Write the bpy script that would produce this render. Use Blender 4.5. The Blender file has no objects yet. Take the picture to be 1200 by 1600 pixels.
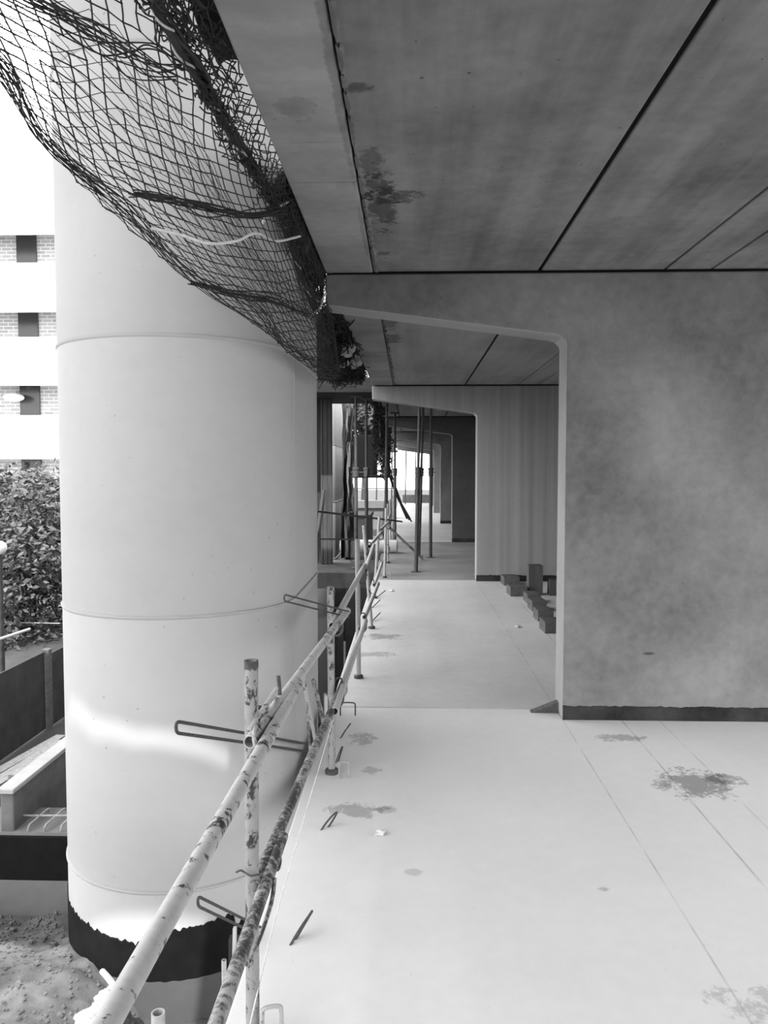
import bpy, bmesh, math, random
from mathutils import Vector, Matrix, noise as mnoise
R = math.radians
S = bpy.context.scene
COL = S.collection
rnd = random.Random(7)

# ------------------------------------------------------------------ camera, sky, sun, exposure
EYE = Vector((0.0, 0.0, 1.6))
F = 1200.0
YAW = math.atan(38.0 / F)
PITCH = math.atan(62.0 / F)
cam_d = bpy.data.cameras.new('camera')
cam = bpy.data.objects.new('camera', cam_d)
COL.objects.link(cam)
cam.location = EYE
cam.rotation_euler = (math.pi / 2 - PITCH, 0.0, YAW)
cam_d.sensor_fit = 'VERTICAL'
cam_d.sensor_height = 36.0
cam_d.sensor_width = 27.0
cam_d.lens = 36.0 * F / 1600.0
cam_d.clip_start = 0.05
cam_d.clip_end = 500
S.camera = cam
CAM_ROT = cam.rotation_euler.to_matrix()

def at(px, py, Y):
    """point on the sight line of a pixel at distance Y along the deck"""
    d = CAM_ROT @ Vector(((px - 600.0) / F, (800.0 - py) / F, -1.0))
    return EYE + d * (Y / d.y)

def onz(px, py, z):
    d = CAM_ROT @ Vector(((px - 600.0) / F, (800.0 - py) / F, -1.0))
    return EYE + d * ((z - EYE.z) / d.z)

S.view_settings.view_transform = 'Standard'
S.view_settings.look = 'None'
S.view_settings.gamma = 1.0
S.view_settings.use_curve_mapping = False
S.view_settings.exposure = 0.0

SKY = 4.6
w = bpy.data.worlds.new('overcast_sky')
S.world = w
w.use_nodes = True
nt = w.node_tree
nt.nodes.clear()
wo = nt.nodes.new('ShaderNodeOutputWorld')
bg = nt.nodes.new('ShaderNodeBackground')
bg.inputs['Color'].default_value = (1, 1, 1, 1)
bg.inputs['Strength'].default_value = SKY
nt.links.new(bg.outputs[0], wo.inputs[0])

sun_d = bpy.data.lights.new('sun', 'SUN')
sun_d.energy = 7.0
sun_d.angle = R(.5)
sun = bpy.data.objects.new('sun', sun_d)
COL.objects.link(sun)
SUN_TO = Vector((0.095, -0.64, 0.77)).normalized()          # direction towards the sun
sun.rotation_euler = SUN_TO.to_track_quat('Z', 'Y').to_euler()
sun.location = (-3, -8, 14)

# ------------------------------------------------------------------ materials
def g(v):
    return (v, v, v, 1.0)

class NT:
    def __init__(self, name, rough=0.9, spec=0.25):
        self.m = bpy.data.materials.new(name)
        self.m.use_nodes = True
        self.t = self.m.node_tree
        self.n = self.t.nodes
        self.b = self.n['Principled BSDF']
        self.b.inputs['Roughness'].default_value = rough
        self.b.inputs['Specular IOR Level'].default_value = spec
        geo = self.n.new('ShaderNodeNewGeometry')
        self.pos = geo.outputs['Position']
        self._obj = None
    def obj(self):
        if not self._obj:
            self._obj = self.n.new('ShaderNodeTexCoord').outputs['Object']
        return self._obj
    def link(self, a, b):
        self.t.links.new(a, b)
    def mapped(self, src, scale=(1, 1, 1), loc=(0, 0, 0)):
        mp = self.n.new('ShaderNodeMapping')
        mp.inputs['Scale'].default_value = scale
        mp.inputs['Location'].default_value = loc
        self.link(src, mp.inputs['Vector'])
        return mp.outputs[0]
    def noise(self, vec, scale, detail=5, rough=0.6, dist=0.0):
        x = self.n.new('ShaderNodeTexNoise')
        x.inputs['Scale'].default_value = scale
        x.inputs['Detail'].default_value = detail
        x.inputs['Roughness'].default_value = rough
        x.inputs['Distortion'].default_value = dist
        self.link(vec, x.inputs['Vector'])
        return x.outputs['Fac']
    def ramp(self, fac, a, b, va=0.0, vb=1.0):
        r = self.n.new('ShaderNodeMapRange')
        r.inputs['From Min'].default_value = a
        r.inputs['From Max'].default_value = b
        r.inputs['To Min'].default_value = va
        r.inputs['To Max'].default_value = vb
        self.link(fac, r.inputs['Value'])
        return r.outputs['Result']
    def math(self, op, a, b=None, clamp=False):
        x = self.n.new('ShaderNodeMath')
        x.operation = op
        x.use_clamp = clamp
        for i, v in enumerate((a, b)):
            if v is None:
                continue
            if isinstance(v, (int, float)):
                x.inputs[i].default_value = v
            else:
                self.link(v, x.inputs[i])
        return x.outputs[0]
    def xyz(self, vec):
        s = self.n.new('ShaderNodeSeparateXYZ')
        self.link(vec, s.inputs[0])
        return s.outputs
    def set_value(self, val):
        c = self.n.new('ShaderNodeCombineColor')
        for i in range(3):
            self.link(val, c.inputs[i])
        self.link(c.outputs[0], self.b.inputs['Base Color'])
        return self
    def bump(self, h, strength=0.2, dist=0.01):
        bp = self.n.new('ShaderNodeBump')
        bp.inputs['Strength'].default_value = strength
        bp.inputs['Distance'].default_value = dist
        self.link(h, bp.inputs['Height'])
        self.link(bp.outputs[0], self.b.inputs['Normal'])
    def blob(self, axes, c, r, warp, amt=1.0, soft=0.6):
        """1 inside a ragged ellipse about c on the given two axes, 0 outside"""
        o = self.xyz(self.pos)
        tot = None
        for ax, cc, rr in zip(axes, c, r):
            d = self.math('DIVIDE', self.math('SUBTRACT', o[ax], cc), rr)
            d = self.math('MULTIPLY', d, d)
            tot = d if tot is None else self.math('ADD', tot, d)
        tot = self.math('ADD', tot, self.math('MULTIPLY', self.math('SUBTRACT', warp, 0.5), amt * 8))
        return self.ramp(tot, 1.0, 1.0 - soft)

def plain(name, v, rough=0.8, spec=0.3, var=0.0, scale=20, metal=0.0):
    t = NT(name, rough, spec)
    t.b.inputs['Metallic'].default_value = metal
    if var:
        n = t.noise(t.obj(), scale, 5)
        t.set_value(t.ramp(n, 0.25, 0.75, v * (1 - var), v * (1 + var)))
    else:
        t.b.inputs['Base Color'].default_value = g(v)
    return t.m

def concrete(name, base, var=0.12, mottling=0.9, streak=None, streak_amt=0.12, pores=0.0, stains=(), joints=(), bump=0.15, fleck=0.0):
    """base grey, soft mottling, directional streaks, pinholes; stains=(axes, centre, radii, darkening)"""
    t = NT(name, 0.88, 0.25)
    n1 = t.noise(t.pos, mottling, 4, 0.55)
    n2 = t.noise(t.pos, 14.0, 6, 0.65)
    v = t.math('ADD', t.ramp(n1, 0.3, 0.7, -var, var), t.ramp(n2, 0.3, 0.7, -var * 0.4, var * 0.4))
    if streak:
        n3 = t.noise(t.mapped(t.pos, streak), 1.0, 4, 0.6)
        v = t.math('ADD', v, t.ramp(n3, 0.3, 0.7, -streak_amt, streak_amt))
    v = t.math('MULTIPLY', t.math('ADD', v, 1.0), base)
    if pores:
        p = t.n.new('ShaderNodeTexVoronoi')
        p.inputs['Scale'].default_value = 13.0
        t.link(t.pos, p.inputs['Vector'])
        area = t.noise(t.pos, 1.3, 3)
        lim = t.ramp(area, 0.42, 0.75, 0.03, 0.13)
        hole = t.math('LESS_THAN', p.outputs['Distance'], lim)
        v = t.math('MULTIPLY', v, t.math('SUBTRACT', 1.0, t.math('MULTIPLY', hole, pores)))
    if fleck:
        f = t.ramp(t.noise(t.pos, 55.0, 3, 0.7), 0.66, 0.74)
        v = t.math('MULTIPLY', v, t.math('SUBTRACT', 1.0, t.math('MULTIPLY', f, fleck)))
    warp = t.math('ADD', t.math('MULTIPLY', t.noise(t.pos, 9.0, 5, 0.65), .6), t.math('MULTIPLY', t.noise(t.pos, 38.0, 4, 0.7), .4))
    for axes, c, r, d in stains:
        m = t.blob(axes, c, r, warp, 1.0 if r[0] > .05 else .6)
        v = t.math('MULTIPLY', v, t.math('SUBTRACT', 1.0, t.math('MULTIPLY', m, d)))
    for ax, c, wd, d in joints:                               # thin straight joint lines
        o = t.xyz(t.pos)
        a = t.math('ABSOLUTE', t.math('SUBTRACT', o[ax], c))
        m = t.math('MULTIPLY', t.math('LESS_THAN', a, wd), t.ramp(t.noise(t.pos, 3.0, 3), 0.35, 0.6))
        v = t.math('MULTIPLY', v, t.math('SUBTRACT', 1.0, t.math('MULTIPLY', m, d)))
    t.set_value(v)
    if bump:
        t.bump(n2, bump, 0.006)
    return t.m

def flaky_paint(name, paint, rust, lo, hi, scale=26.0):
    """painted steel tube with patches where the paint has gone"""
    t = NT(name, 0.55, 0.4)
    n = t.noise(t.mapped(t.obj(), (1, 1, 0.6)), scale * 1.35, 5, 0.7)
    n2 = t.noise(t.obj(), 6.0, 3)
    m = t.ramp(t.math('ADD', n, t.math('MULTIPLY', t.math('SUBTRACT', n2, 0.5), 0.5)), lo, hi)
    p = t.ramp(t.noise(t.obj(), 50, 4), 0.3, 0.7, paint * 0.9, paint * 1.08)
    v = t.math('ADD', t.math('MULTIPLY', p, t.math('SUBTRACT', 1.0, m)), t.math('MULTIPLY', m, rust))
    t.set_value(v)
    t.bump(m, 0.3, 0.002)
    return t.m

def brick(name):
    t = NT(name)
    b = t.n.new('ShaderNodeTexBrick')
    b.inputs['Color1'].default_value = g(.30)
    b.inputs['Color2'].default_value = g(.40)
    b.inputs['Mortar'].default_value = g(.62)
    b.inputs['Scale'].default_value = 1.0
    b.inputs['Brick Width'].default_value = 0.42
    b.inputs['Row Height'].default_value = 0.15
    b.inputs['Mortar Size'].default_value = 0.018
    o = t.xyz(t.pos)
    c = t.n.new('ShaderNodeCombineXYZ')
    t.link(o[0], c.inputs[0]); t.link(o[2], c.inputs[1])
    t.link(c.outputs[0], b.inputs['Vector'])
    t.link(b.outputs['Color'], t.b.inputs['Base Color'])
    return t.m

def wood(name, v, axis=2):
    t = NT(name, 0.8, 0.2)
    sc = [28, 28, 28]; sc[axis] = 2.0
    n = t.noise(t.mapped(t.obj(), sc), 1.0, 4, 0.6, 0.4)
    t.set_value(t.ramp(n, 0.3, 0.7, v * 0.7, v * 1.25))
    t.bump(n, 0.2, 0.003)
    return t.m

FLOOR_STAINS = [((0, 1), (1.47, 3.93), (.20, .20), .55), ((0, 1), (1.66, 3.98), (.10, .07), .45), ((0, 1), (-.27, 4.52), (.09, .11), .38), ((0, 1), (-.24, 3.56), (.15, .08), .38),
                ((0, 1), (-.10, 3.56), (.06, .05), .3), ((0, 1), (-.20, 4.05), (.06, .06), .35), ((0, 1), (-.30, 6.68), (.22, .10), .35), ((0, 1), (-.26, 7.42), (.20, .15), .45),
                ((0, 1), (1.18, 2.27), (.26, .09), .28), ((0, 1), (1.28, 4.6), (.14, .07), .4), ((0, 1), (.75, 2.9), (.03, .02), .4), ((0, 1), (.02, 3.0), (.04, .03), .25),]
M = dict(
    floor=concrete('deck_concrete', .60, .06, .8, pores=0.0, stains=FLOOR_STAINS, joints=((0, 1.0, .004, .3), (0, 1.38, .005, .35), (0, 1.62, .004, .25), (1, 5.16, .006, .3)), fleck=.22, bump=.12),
    ceiling=concrete('soffit_concrete', .21, .28, 1.3, streak=(6.5, .45, 1), streak_amt=.24, pores=.6, stains=[((0, 1), (-.13, 3.72), (.085, .42), .62), ((0, 1), (-.10, 3.62), (.15, .10), .55), ((0, 1), (-.16, 3.25), (.06, .16), .45),
                    ((0, 1), (-.15, 4.55), (.05, .05), .5), ((0, 1), (-.17, 2.62), (.05, .04), .55), ((0, 1), (-.18, 7.4), (.12, .25), .5), ((0, 1), (-.16, 6.6), (.06, .35), .5)]),
    ceiling_edge=concrete('edge_strip_concrete', .30, .22, 1.6, streak=(.6, 3.5, 1), streak_amt=.13, joints=((1, 3.43, .006, .45), (1, 3.02, .003, .25), (1, 4.2, .003, .3), (1, 8.6, .006, .4)), stains=[((0, 1), (-.40, 2.75), (.07, .10), .2), ((0, 1), (-.24, 2.6), (.02, .9), .3), ((0, 1), (-.24, 4.2), (.015, .5), .25)], pores=.2),
    wall=concrete('wall_concrete', .19, .34, 1.1, streak=(1.4, 1, .7), streak_amt=.12, pores=.2, stains=[((0, 2), (1.55, .435), (.04, .012), .6)]),
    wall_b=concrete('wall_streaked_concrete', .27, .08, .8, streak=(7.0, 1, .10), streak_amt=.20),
    pier=concrete('pier_concrete', .38, .05, .9, streak=(.7, .7, 2.4), streak_amt=.03, pores=.28, bump=.06),
    pier_white=concrete('pale_pier_concrete', .36, .05, .9, bump=.05),
    base=concrete('damp_wall_base', .035, .5, 5.0, stains=(), fleck=-3.0),
    lit_faces=concrete('lit_face_concrete', .34, .08, 2.0),  # wall concrete lightened to imitate sky light on end faces and undersides
    mortar=concrete('squeezed_mortar', .17, .25, 9.0, bump=.5),
    landing=concrete('dirty_landing_concrete', .055, .35, 2.5),
    retaining=concrete('retaining_wall_concrete', .12, .3, 3.0, streak=(1, 1.5, 5), streak_amt=.2),
    foundation=concrete('foundation_concrete', .15, .15, 2.0),
    earth=concrete('dark_earth', .06, .3, 3.0),
    dark_footing=concrete('dark_footing_concrete', .075, .15, 2.0),  # darker grey below the black band
    floor_dark=concrete('dark_deck_concrete', .25, .22, 1.2, stains=[((0, 1), (-.8, 13.0), (.5, .16), .5), ((0, 1), (-.25, 11.9), (.5, .2), .3)], fleck=.2),  # darker grey for the deck past the second wall
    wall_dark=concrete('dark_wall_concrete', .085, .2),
    ceiling_far=concrete('far_soffit_lit_concrete', .31, .16, .7, streak=(5.5, .35, 1), streak_amt=.16, pores=.3, stains=[((0, 1), (-.15, 7.4), (.12, .25), .5), ((0, 1), (-.16, 6.6), (.06, .35), .5)]),  # same soffit concrete, made paler in place of stronger side light
    cap=concrete('wall_cap_concrete', .36, .1, 4.0),
    soil=concrete('stony_soil', .10, .45, 5.0, bump=1.0, fleck=-.8),
    bitumen=plain('black_bitumen', .006, .75, .12, .4, 12),
    black=plain('black_void', .012, .95, .05),
    net=plain('black_net_twine', .035, .85, .2),
    rope=plain('pale_rope', .62, .9, .2, .25, 60),
    dark_rope=plain('dark_rope', .05, .9, .2),
    sheet_dark=plain('dark_sheeting', .03, .7, .3, .5, 8),
    paper=plain('pale_rubbish', .55, .7, .3, .4, 14),
    tube=flaky_paint('flaking_painted_tube', .36, .03, .56, .61),
    tube_post=flaky_paint('badly_flaking_painted_tube', .25, .03, .53, .58),
    tube_clean=flaky_paint('worn_painted_tube', .38, .05, .63, .72),
    tube_rust=flaky_paint('rust_mottled_tube', .28, .04, .40, .56, 44.0),
    prop=flaky_paint('dull_prop_steel', .06, .03, .5, .7, 14.0),
    rebar=plain('dark_rebar', .055, .7, .4, .4, 60),
    rebar_pale=plain('dusty_rebar', .30, .8, .3, .4, 60),
    white=plain('white_render', .86, .9, .2),
    brick=brick('pale_brickwork'),
    glass_dark=plain('dark_window_glass', .03, .2, .5),
    leaf=plain('leaf', .10, .7, .3, .6, 3),
    leaf_dark=plain('leaf_dark', .06, .8, .2, .6, 3),
    bark=plain('bark', .06, .9, .2, .3, 20),
    globe=plain('white_globe', .85, .4, .5),
    hoarding=plain('dark_hoarding_mesh', .075, .9, .15, .25, 6),
    post=plain('weathered_post', .16, .9, .2, .4, 20),
    plank=wood('weathered_plank', .28, 1),
    stake=wood('pale_stake', .45, 2),
    block=wood('dark_timber', .085, 2),
    block_y=wood('dark_timber_lying', .10, 1),
    panel=wood('dark_formwork_board', .03, 2),
    panel_grey=wood('grey_formwork_board', .06, 2),
    plastic=plain('white_plastic', .42, .4, .4),
    grey_box=plain('grey_steel', .025, .6, .4, .3, 3),
    sheet_pale=plain('dirty_pale_sheeting', .20, .8, .2, .4, 6),
    form_dark=wood('black_formwork_timber', .016, 0),
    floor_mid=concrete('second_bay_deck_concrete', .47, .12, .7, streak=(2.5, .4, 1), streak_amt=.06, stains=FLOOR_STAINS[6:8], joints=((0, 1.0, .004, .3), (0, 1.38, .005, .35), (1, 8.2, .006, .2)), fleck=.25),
    hedge=plain('hedge', .05, .9, .2, .5, 10),
)

# ------------------------------------------------------------------ mesh helpers
class MB:
    def __init__(self):
        self.v = []; self.f = []; self.mi = []
    def add(self, vs, fs, mi=0):
        o = len(self.v)
        self.v += [tuple(p) for p in vs]
        self.f += [tuple(i + o for i in f) for f in fs]
        self.mi += [mi] * len(fs)
    def box(self, x0, x1, y0, y1, z0, z1, mi=0, mat=None):
        vs = [Vector((x, y, z)) for x in (x0, x1) for y in (y0, y1) for z in (z0, z1)]
        if mat:
            vs = [mat @ p for p in vs]
        self.add(vs, [(0, 1, 3, 2), (4, 6, 7, 5), (0, 4, 5, 1), (2, 3, 7, 6), (0, 2, 6, 4), (1, 5, 7, 3)], mi)
    def prism(self, poly, axis, a, b, mi=0):
        """poly of 2D points extruded on axis (0,1,2) from a to b"""
        n = len(poly)
        def mk(p, t):
            q = list(p); q.insert(axis, t); return q
        vs = [mk(p, a) for p in poly] + [mk(p, b) for p in poly]
        fs = [tuple(range(n)), tuple(range(2 * n - 1, n - 1, -1))]
        fs += [(i, n + i, n + (i + 1) % n, (i + 1) % n) for i in range(n)]
        self.add(vs, fs, mi)
    def tube(self, pts, r, n=10, caps=True, r1=None, mi=0):
        pts = [Vector(p) for p in pts]
        k = len(pts)
        prev = None
        rings = []
        for i, p in enumerate(pts):
            d = (pts[min(i + 1, k - 1)] - pts[max(i - 1, 0)])
            if d.length < 1e-9:
                d = Vector((0, 0, 1))
            d.normalize()
            if prev is None:
                a = Vector((0, 0, 1)) if abs(d.z) < .9 else Vector((1, 0, 0))
                u = d.cross(a).normalized()
            else:
                u = (prev - d * prev.dot(d))
                u = u.normalized() if u.length > 1e-6 else d.orthogonal().normalized()
            prev = u
            wv = d.cross(u)
            rr = r if r1 is None else r + (r1 - r) * i / max(1, k - 1)
            rings.append([p + (u * math.cos(2 * math.pi * j / n) + wv * math.sin(2 * math.pi * j / n)) * rr for j in range(n)])
        vs = [q for ring in rings for q in ring]
        fs = []
        for i in range(k - 1):
            for j in range(n):
                fs.append((i * n + j, i * n + (j + 1) % n, (i + 1) * n + (j + 1) % n, (i + 1) * n + j))
        if caps:
            fs.append(tuple(range(n - 1, -1, -1)))
            fs.append(tuple((k - 1) * n + j for j in range(n)))
        self.add(vs, fs, mi)
    def pipe(self, a, b, r, n=18, wall=.82, depth=.25):
        """straight hollow tube, open at both ends, slightly irregular along its length"""
        a = Vector(a); b = Vector(b)
        d = (b - a).normalized()
        u = d.orthogonal().normalized(); wv = d.cross(u)
        prof = [(depth, 0.0), (depth, r * wall), (0.0, r * wall), (0.0, r)]
        L = (b - a).length
        prof2 = [(L, r), (L, r * wall), (L - depth, r * wall), (L - depth, 0.0)]
        allp = prof + prof2
        vs = []; fs = []
        for s, rr in allp:
            for j in range(n):
                th = 2 * math.pi * j / n
                vs.append(a + d * s + (u * math.cos(th) + wv * math.sin(th)) * max(rr, 1e-4))
        for i in range(len(allp) - 1):
            for j in range(n):
                fs.append((i * n + j, i * n + (j + 1) % n, (i + 1) * n + (j + 1) % n, (i + 1) * n + j))
        self.add(vs, fs)
    def lathe(self, prof, c=(0, 0, 0), n=20, mi=0):
        vs = []; fs = []
        for rr, z in prof:
            for j in range(n):
                th = 2 * math.pi * j / n
                vs.append((c[0] + rr * math.cos(th), c[1] + rr * math.sin(th), c[2] + z))
        for i in range(len(prof) - 1):
            for j in range(n):
                fs.append((i * n + j, i * n + (j + 1) % n, (i + 1) * n + (j + 1) % n, (i + 1) * n + j))
        fs.append(tuple(range(n - 1, -1, -1)))
        fs.append(tuple((len(prof) - 1) * n + j for j in range(n)))
        self.add(vs, fs, mi)
    def sphere(self, c, r, nu=18, nv=12, squash=1.0, jit=0.0, mi=0):
        vs = []; fs = []
        for i in range(nv + 1):
            ph = math.pi * i / nv
            for j in range(nu):
                th = 2 * math.pi * j / nu
                q = Vector((math.sin(ph) * math.cos(th), math.sin(ph) * math.sin(th), math.cos(ph)))
                k = r * (1 + jit * mnoise.noise(q * 2.3 + Vector(c)))
                vs.append((c[0] + q.x * k, c[1] + q.y * k, c[2] + q.z * k * squash))
        for i in range(nv):
            for j in range(nu):
                fs.append((i * nu + j, i * nu + (j + 1) % nu, (i + 1) * nu + (j + 1) % nu, (i + 1) * nu + j))
        self.add(vs, fs, mi)
    def build(self, name, mat, parent=None, smooth=False, bevel=0.0, origin=None, fix=True):
        me = bpy.data.meshes.new(name)
        o_ = Vector(origin) if origin is not None else Vector((0, 0, 0))
        me.from_pydata([tuple(Vector(p) - o_) for p in self.v], [], self.f)
        mats = mat if isinstance(mat, (list, tuple)) else [mat]
        for m_ in mats:
            me.materials.append(m_)
        if len(mats) > 1:
            me.polygons.foreach_set('material_index', self.mi)
        if fix:
            bm = bmesh.new(); bm.from_mesh(me)
            bmesh.ops.recalc_face_normals(bm, faces=bm.faces)
            bm.to_mesh(me); bm.free()
        if smooth:
            me.polygons.foreach_set('use_smooth', [True] * len(me.polygons))
        me.update()
        o = bpy.data.objects.new(name, me)
        COL.objects.link(o)
        o.location = o_
        if parent is not None:
            o.parent = parent
            o.location = o_ - parent.location
        if smooth == 'auto' or (smooth and bevel == 0):
            try:
                me.set_sharp_from_angle(angle=R(40))
            except Exception:
                pass
        if bevel:
            b = o.modifiers.new('bevel', 'BEVEL')
            b.width = bevel; b.segments = 2; b.limit_method = 'ANGLE'
        return o

def tag(o, label=None, cat=None, group=None, kind=None):
    if label: o['label'] = label
    if cat: o['category'] = cat
    if group: o['group'] = group
    if kind: o['kind'] = kind
    return o
def empty(name, loc):
    o = bpy.data.objects.new(name, None)
    COL.objects.link(o)
    o.location = loc
    o.empty_display_size = .1
    return o
def structure(o):
    o['kind'] = 'structure'
    return o
def smoothpath(pts, n=6):
    """Catmull-Rom through pts"""
    P = [Vector(p) for p in pts]
    if len(P) < 3:
        return P
    out = []
    for i in range(len(P) - 1):
        p0 = P[max(i - 1, 0)]; p1 = P[i]; p2 = P[i + 1]; p3 = P[min(i + 2, len(P) - 1)]
        for k in range(n):
            t = k / n
            out.append(.5 * ((2 * p1) + (p2 - p0) * t + (2 * p0 - 5 * p1 + 4 * p2 - p3) * t * t + (3 * p1 - p0 - 3 * p2 + p3) * t ** 3))
    out.append(P[-1])
    return out

# ------------------------------------------------------------------ structure
XE = -0.53             # outer edge of the deck and of the soffit
HC = 2.876             # soffit height
WALLS = [-7.74, -1.40, 4.94, 11.28, 17.6, 24.0, 30.3, 36.6]
XR = 4.6
YB, YF = -10.0, 41.0

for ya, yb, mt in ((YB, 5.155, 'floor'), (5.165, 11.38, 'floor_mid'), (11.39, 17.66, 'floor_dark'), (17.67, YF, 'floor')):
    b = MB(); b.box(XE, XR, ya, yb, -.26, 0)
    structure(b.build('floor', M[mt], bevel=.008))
# soffit: wide planks on the cross walls, dark gaps between them
PL = [-.226, .83, 1.614, 1.905, 2.9, 3.8, XR]
for ya, yb, mt in ((YB, 5.06, 'ceiling'), (5.07, YF, 'ceiling_far')):
    b = MB()
    for i in range(len(PL) - 1):
        b.box(PL[i] + (.011 if i == 1 else .007), PL[i + 1] - (.011 if i == 0 else .007), ya, yb, HC, HC + .15)
    structure(b.build('ceiling', M[mt], bevel=.006))
b = MB(); b.box(XE, -.228, YB, YF, HC - .006, HC + .17)
structure(b.build('ceiling', M['ceiling_edge'], bevel=.008))
b = MB(); b.box(XE + .02, XR, YB, YF, HC + .175, HC + .3)
for x in PL[1:-1]:
    b.box(x - .03, x + .03, YB + .1, YF - .1, HC + .012, HC + .18)
structure(b.build('ceiling', M['black']))
# squeezed-out mortar along the first joint
b = MB()
y = 1.6
while y < 34:
    ln = rnd.uniform(.05, .22)
    wv = rnd.uniform(.012, .032)
    dz = rnd.uniform(.008, .024)
    x0 = -.212
    vs = []
    n = 6
    for k in range(n):
        yy = y + ln * k / (n - 1)
        e = wv * (.35 + rnd.random() * .9) * (1 if 0 < k < n - 1 else .3)
        vs += [(x0 - .008, yy, HC - .004), (x0 + e * .5, yy, HC - dz * (.5 + rnd.random() * .6)), (x0 + e, yy, HC + .006)]
    fs = []
    for k in range(n - 1):
        fs += [(3 * k, 3 * k + 1, 3 * k + 4, 3 * k + 3), (3 * k + 1, 3 * k + 2, 3 * k + 5, 3 * k + 4)]
    b.add(vs, fs)
    y += ln + (rnd.uniform(-.02, .10))
structure(b.build('trim_mortar', M['mortar'], fix=False))

# cross walls with their cantilevered tapering heads
def portal(y0, mat, name):
    poly = [(XE, 2.665), (XE, 2.858), (XR, 2.858), (XR, 0.0), (1.0, 0.0), (1.0, 2.42), (.97, 2.455), (.93, 2.47)]
    b = MB(); b.prism(poly, 1, y0, y0 + .25)
    n = len(poly)
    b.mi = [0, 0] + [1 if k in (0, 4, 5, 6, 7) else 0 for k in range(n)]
    return structure(b.build(name, [mat, M['lit_faces']], bevel=.012))
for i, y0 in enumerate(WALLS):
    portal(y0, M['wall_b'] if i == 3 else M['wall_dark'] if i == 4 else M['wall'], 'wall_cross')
# dark bearing strip between each wall head and the soffit
for y0 in WALLS:
    b = MB(); b.box(XE + .04, XR, y0 + .02, y0 + .23, 2.858, HC)
    structure(b.build('trim_bearing', M['black']))
# damp strip along the foot of each wall
for i, y0 in enumerate(WALLS[2:6]):
    b = MB()
    n = 240
    x0, x1 = 1.0, XR
    vs = []
    for k in range(n + 1):
        x = x0 + (x1 - x0) * k / n
        h = .084 + .010 * mnoise.noise(Vector((x * 6, i * 3.1, 0))) + .008 * mnoise.noise(Vector((x * 31, i * 3.1, 0)))
        vs += [(x, y0 - .012, 0), (x, y0 - .012 - .004 * mnoise.noise(Vector((x * 9, 2, 1))), h), (x, y0 + .002, h + .006)]
    fs = []
    for k in range(n):
        fs += [(3 * k, 3 * k + 3, 3 * k + 4, 3 * k + 1), (3 * k + 1, 3 * k + 4, 3 * k + 5, 3 * k + 2)]
    b.add(vs, fs)
    structure(b.build('baseboard_cross', M['base'], smooth=True))
b = MB(); b.box(XR, XR + .25, 5.2, YF, 0, HC)
structure(b.build('wall_right', M['wall']))
# unseen deck added to shade the near pier, slotted for one blade of sun
UZ = 6.6
b = MB()
b.box(-4.2, 9.0, -.6, 7.7, UZ, UZ + .4)
SL = [(-.965, -1.38), (-.955, -1.38), (-.75, -1.58), (-.53, -1.665), (-.30, -1.67), (-.18, -1.67)]     # slot bent to shape the sun patch on the pier
SW = .048
b.prism([(-4.2, -.6), (-4.2, -1.38)] + [(x, y + (SW if k else 0)) for k, (x, y) in enumerate(SL)] + [(9, -1.67 + SW), (9, -.6)], 2, UZ, UZ + .05)
b.prism([(-4.2, -1.38)] + [(x, y - (SW if k else 0)) for k, (x, y) in enumerate(SL)] + [(9, -1.67 + SW), (9, -2.37), (-4.2, -2.37)], 2, UZ, UZ + .05)
structure(b.build('ceiling_upper_shade', M['ceiling']))
# landings between the deck edge and the pier in the second bay
b = MB(); b.box(-2.6, XE, 12.2, 14.0, -.26, -.002)
structure(b.build('floor_landing', M['landing'], bevel=.01))
b = MB(); b.box(-2.6, XE + .02, 12.2, 14.2, 2.86, 3.10)
structure(b.build('ceiling_landing', M['form_dark'], bevel=.01))

# ground outside: a bank of soil near the pier, level beyond
def gz(x, y):
    z = -1.10
    bank = max(0.0, min(1.0, (-1.22 - x) / .35)) * max(0.0, min(1.0, (4.5 - y) / 1.0))
    z += .32 * bank
    if y < 4.4 and x > -3.5:
        z += .05 * mnoise.noise(Vector((x * 6, y * 6, 0))) + .022 * mnoise.noise(Vector((x * 17, y * 17, 3)))
    return z
b = MB()
nx, ny = 90, 110
vs = []
for i in range(nx + 1):
    for j in range(ny + 1):
        x = -3.6 + 3.6 * i / nx; yy = 1.4 + 3.05 * j / ny
        vs.append((x, yy, gz(x, yy)))
fs = [(i * (ny + 1) + j, (i + 1) * (ny + 1) + j, (i + 1) * (ny + 1) + j + 1, i * (ny + 1) + j + 1) for i in range(nx) for j in range(ny)]
b.add(vs, fs)
tag(b.build('ground', M['soil'], smooth=True), kind='structure')
b = MB(); b.box(-80, -2.44, 4.45, 120, -4.6, -1.10)
b.box(-2.44, -.30, 4.45, 5.3, -4.6, -1.10); b.box(-2.44, -.30, 26.2, 120, -4.6, -1.10)
b.box(-.30, 60, 4.45, 120, -4.6, -1.10); b.box(-2.44, -.30, 5.3, 26.2, -4.6, -4.2)      # open cutting beside the deck
b.box(-80, -3.6, -30, 4.45, -1.4, -1.10); b.box(-3.6, 60, -30, 1.4, -1.4, -1.10)
structure(b.build('ground', M['earth']))

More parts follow.
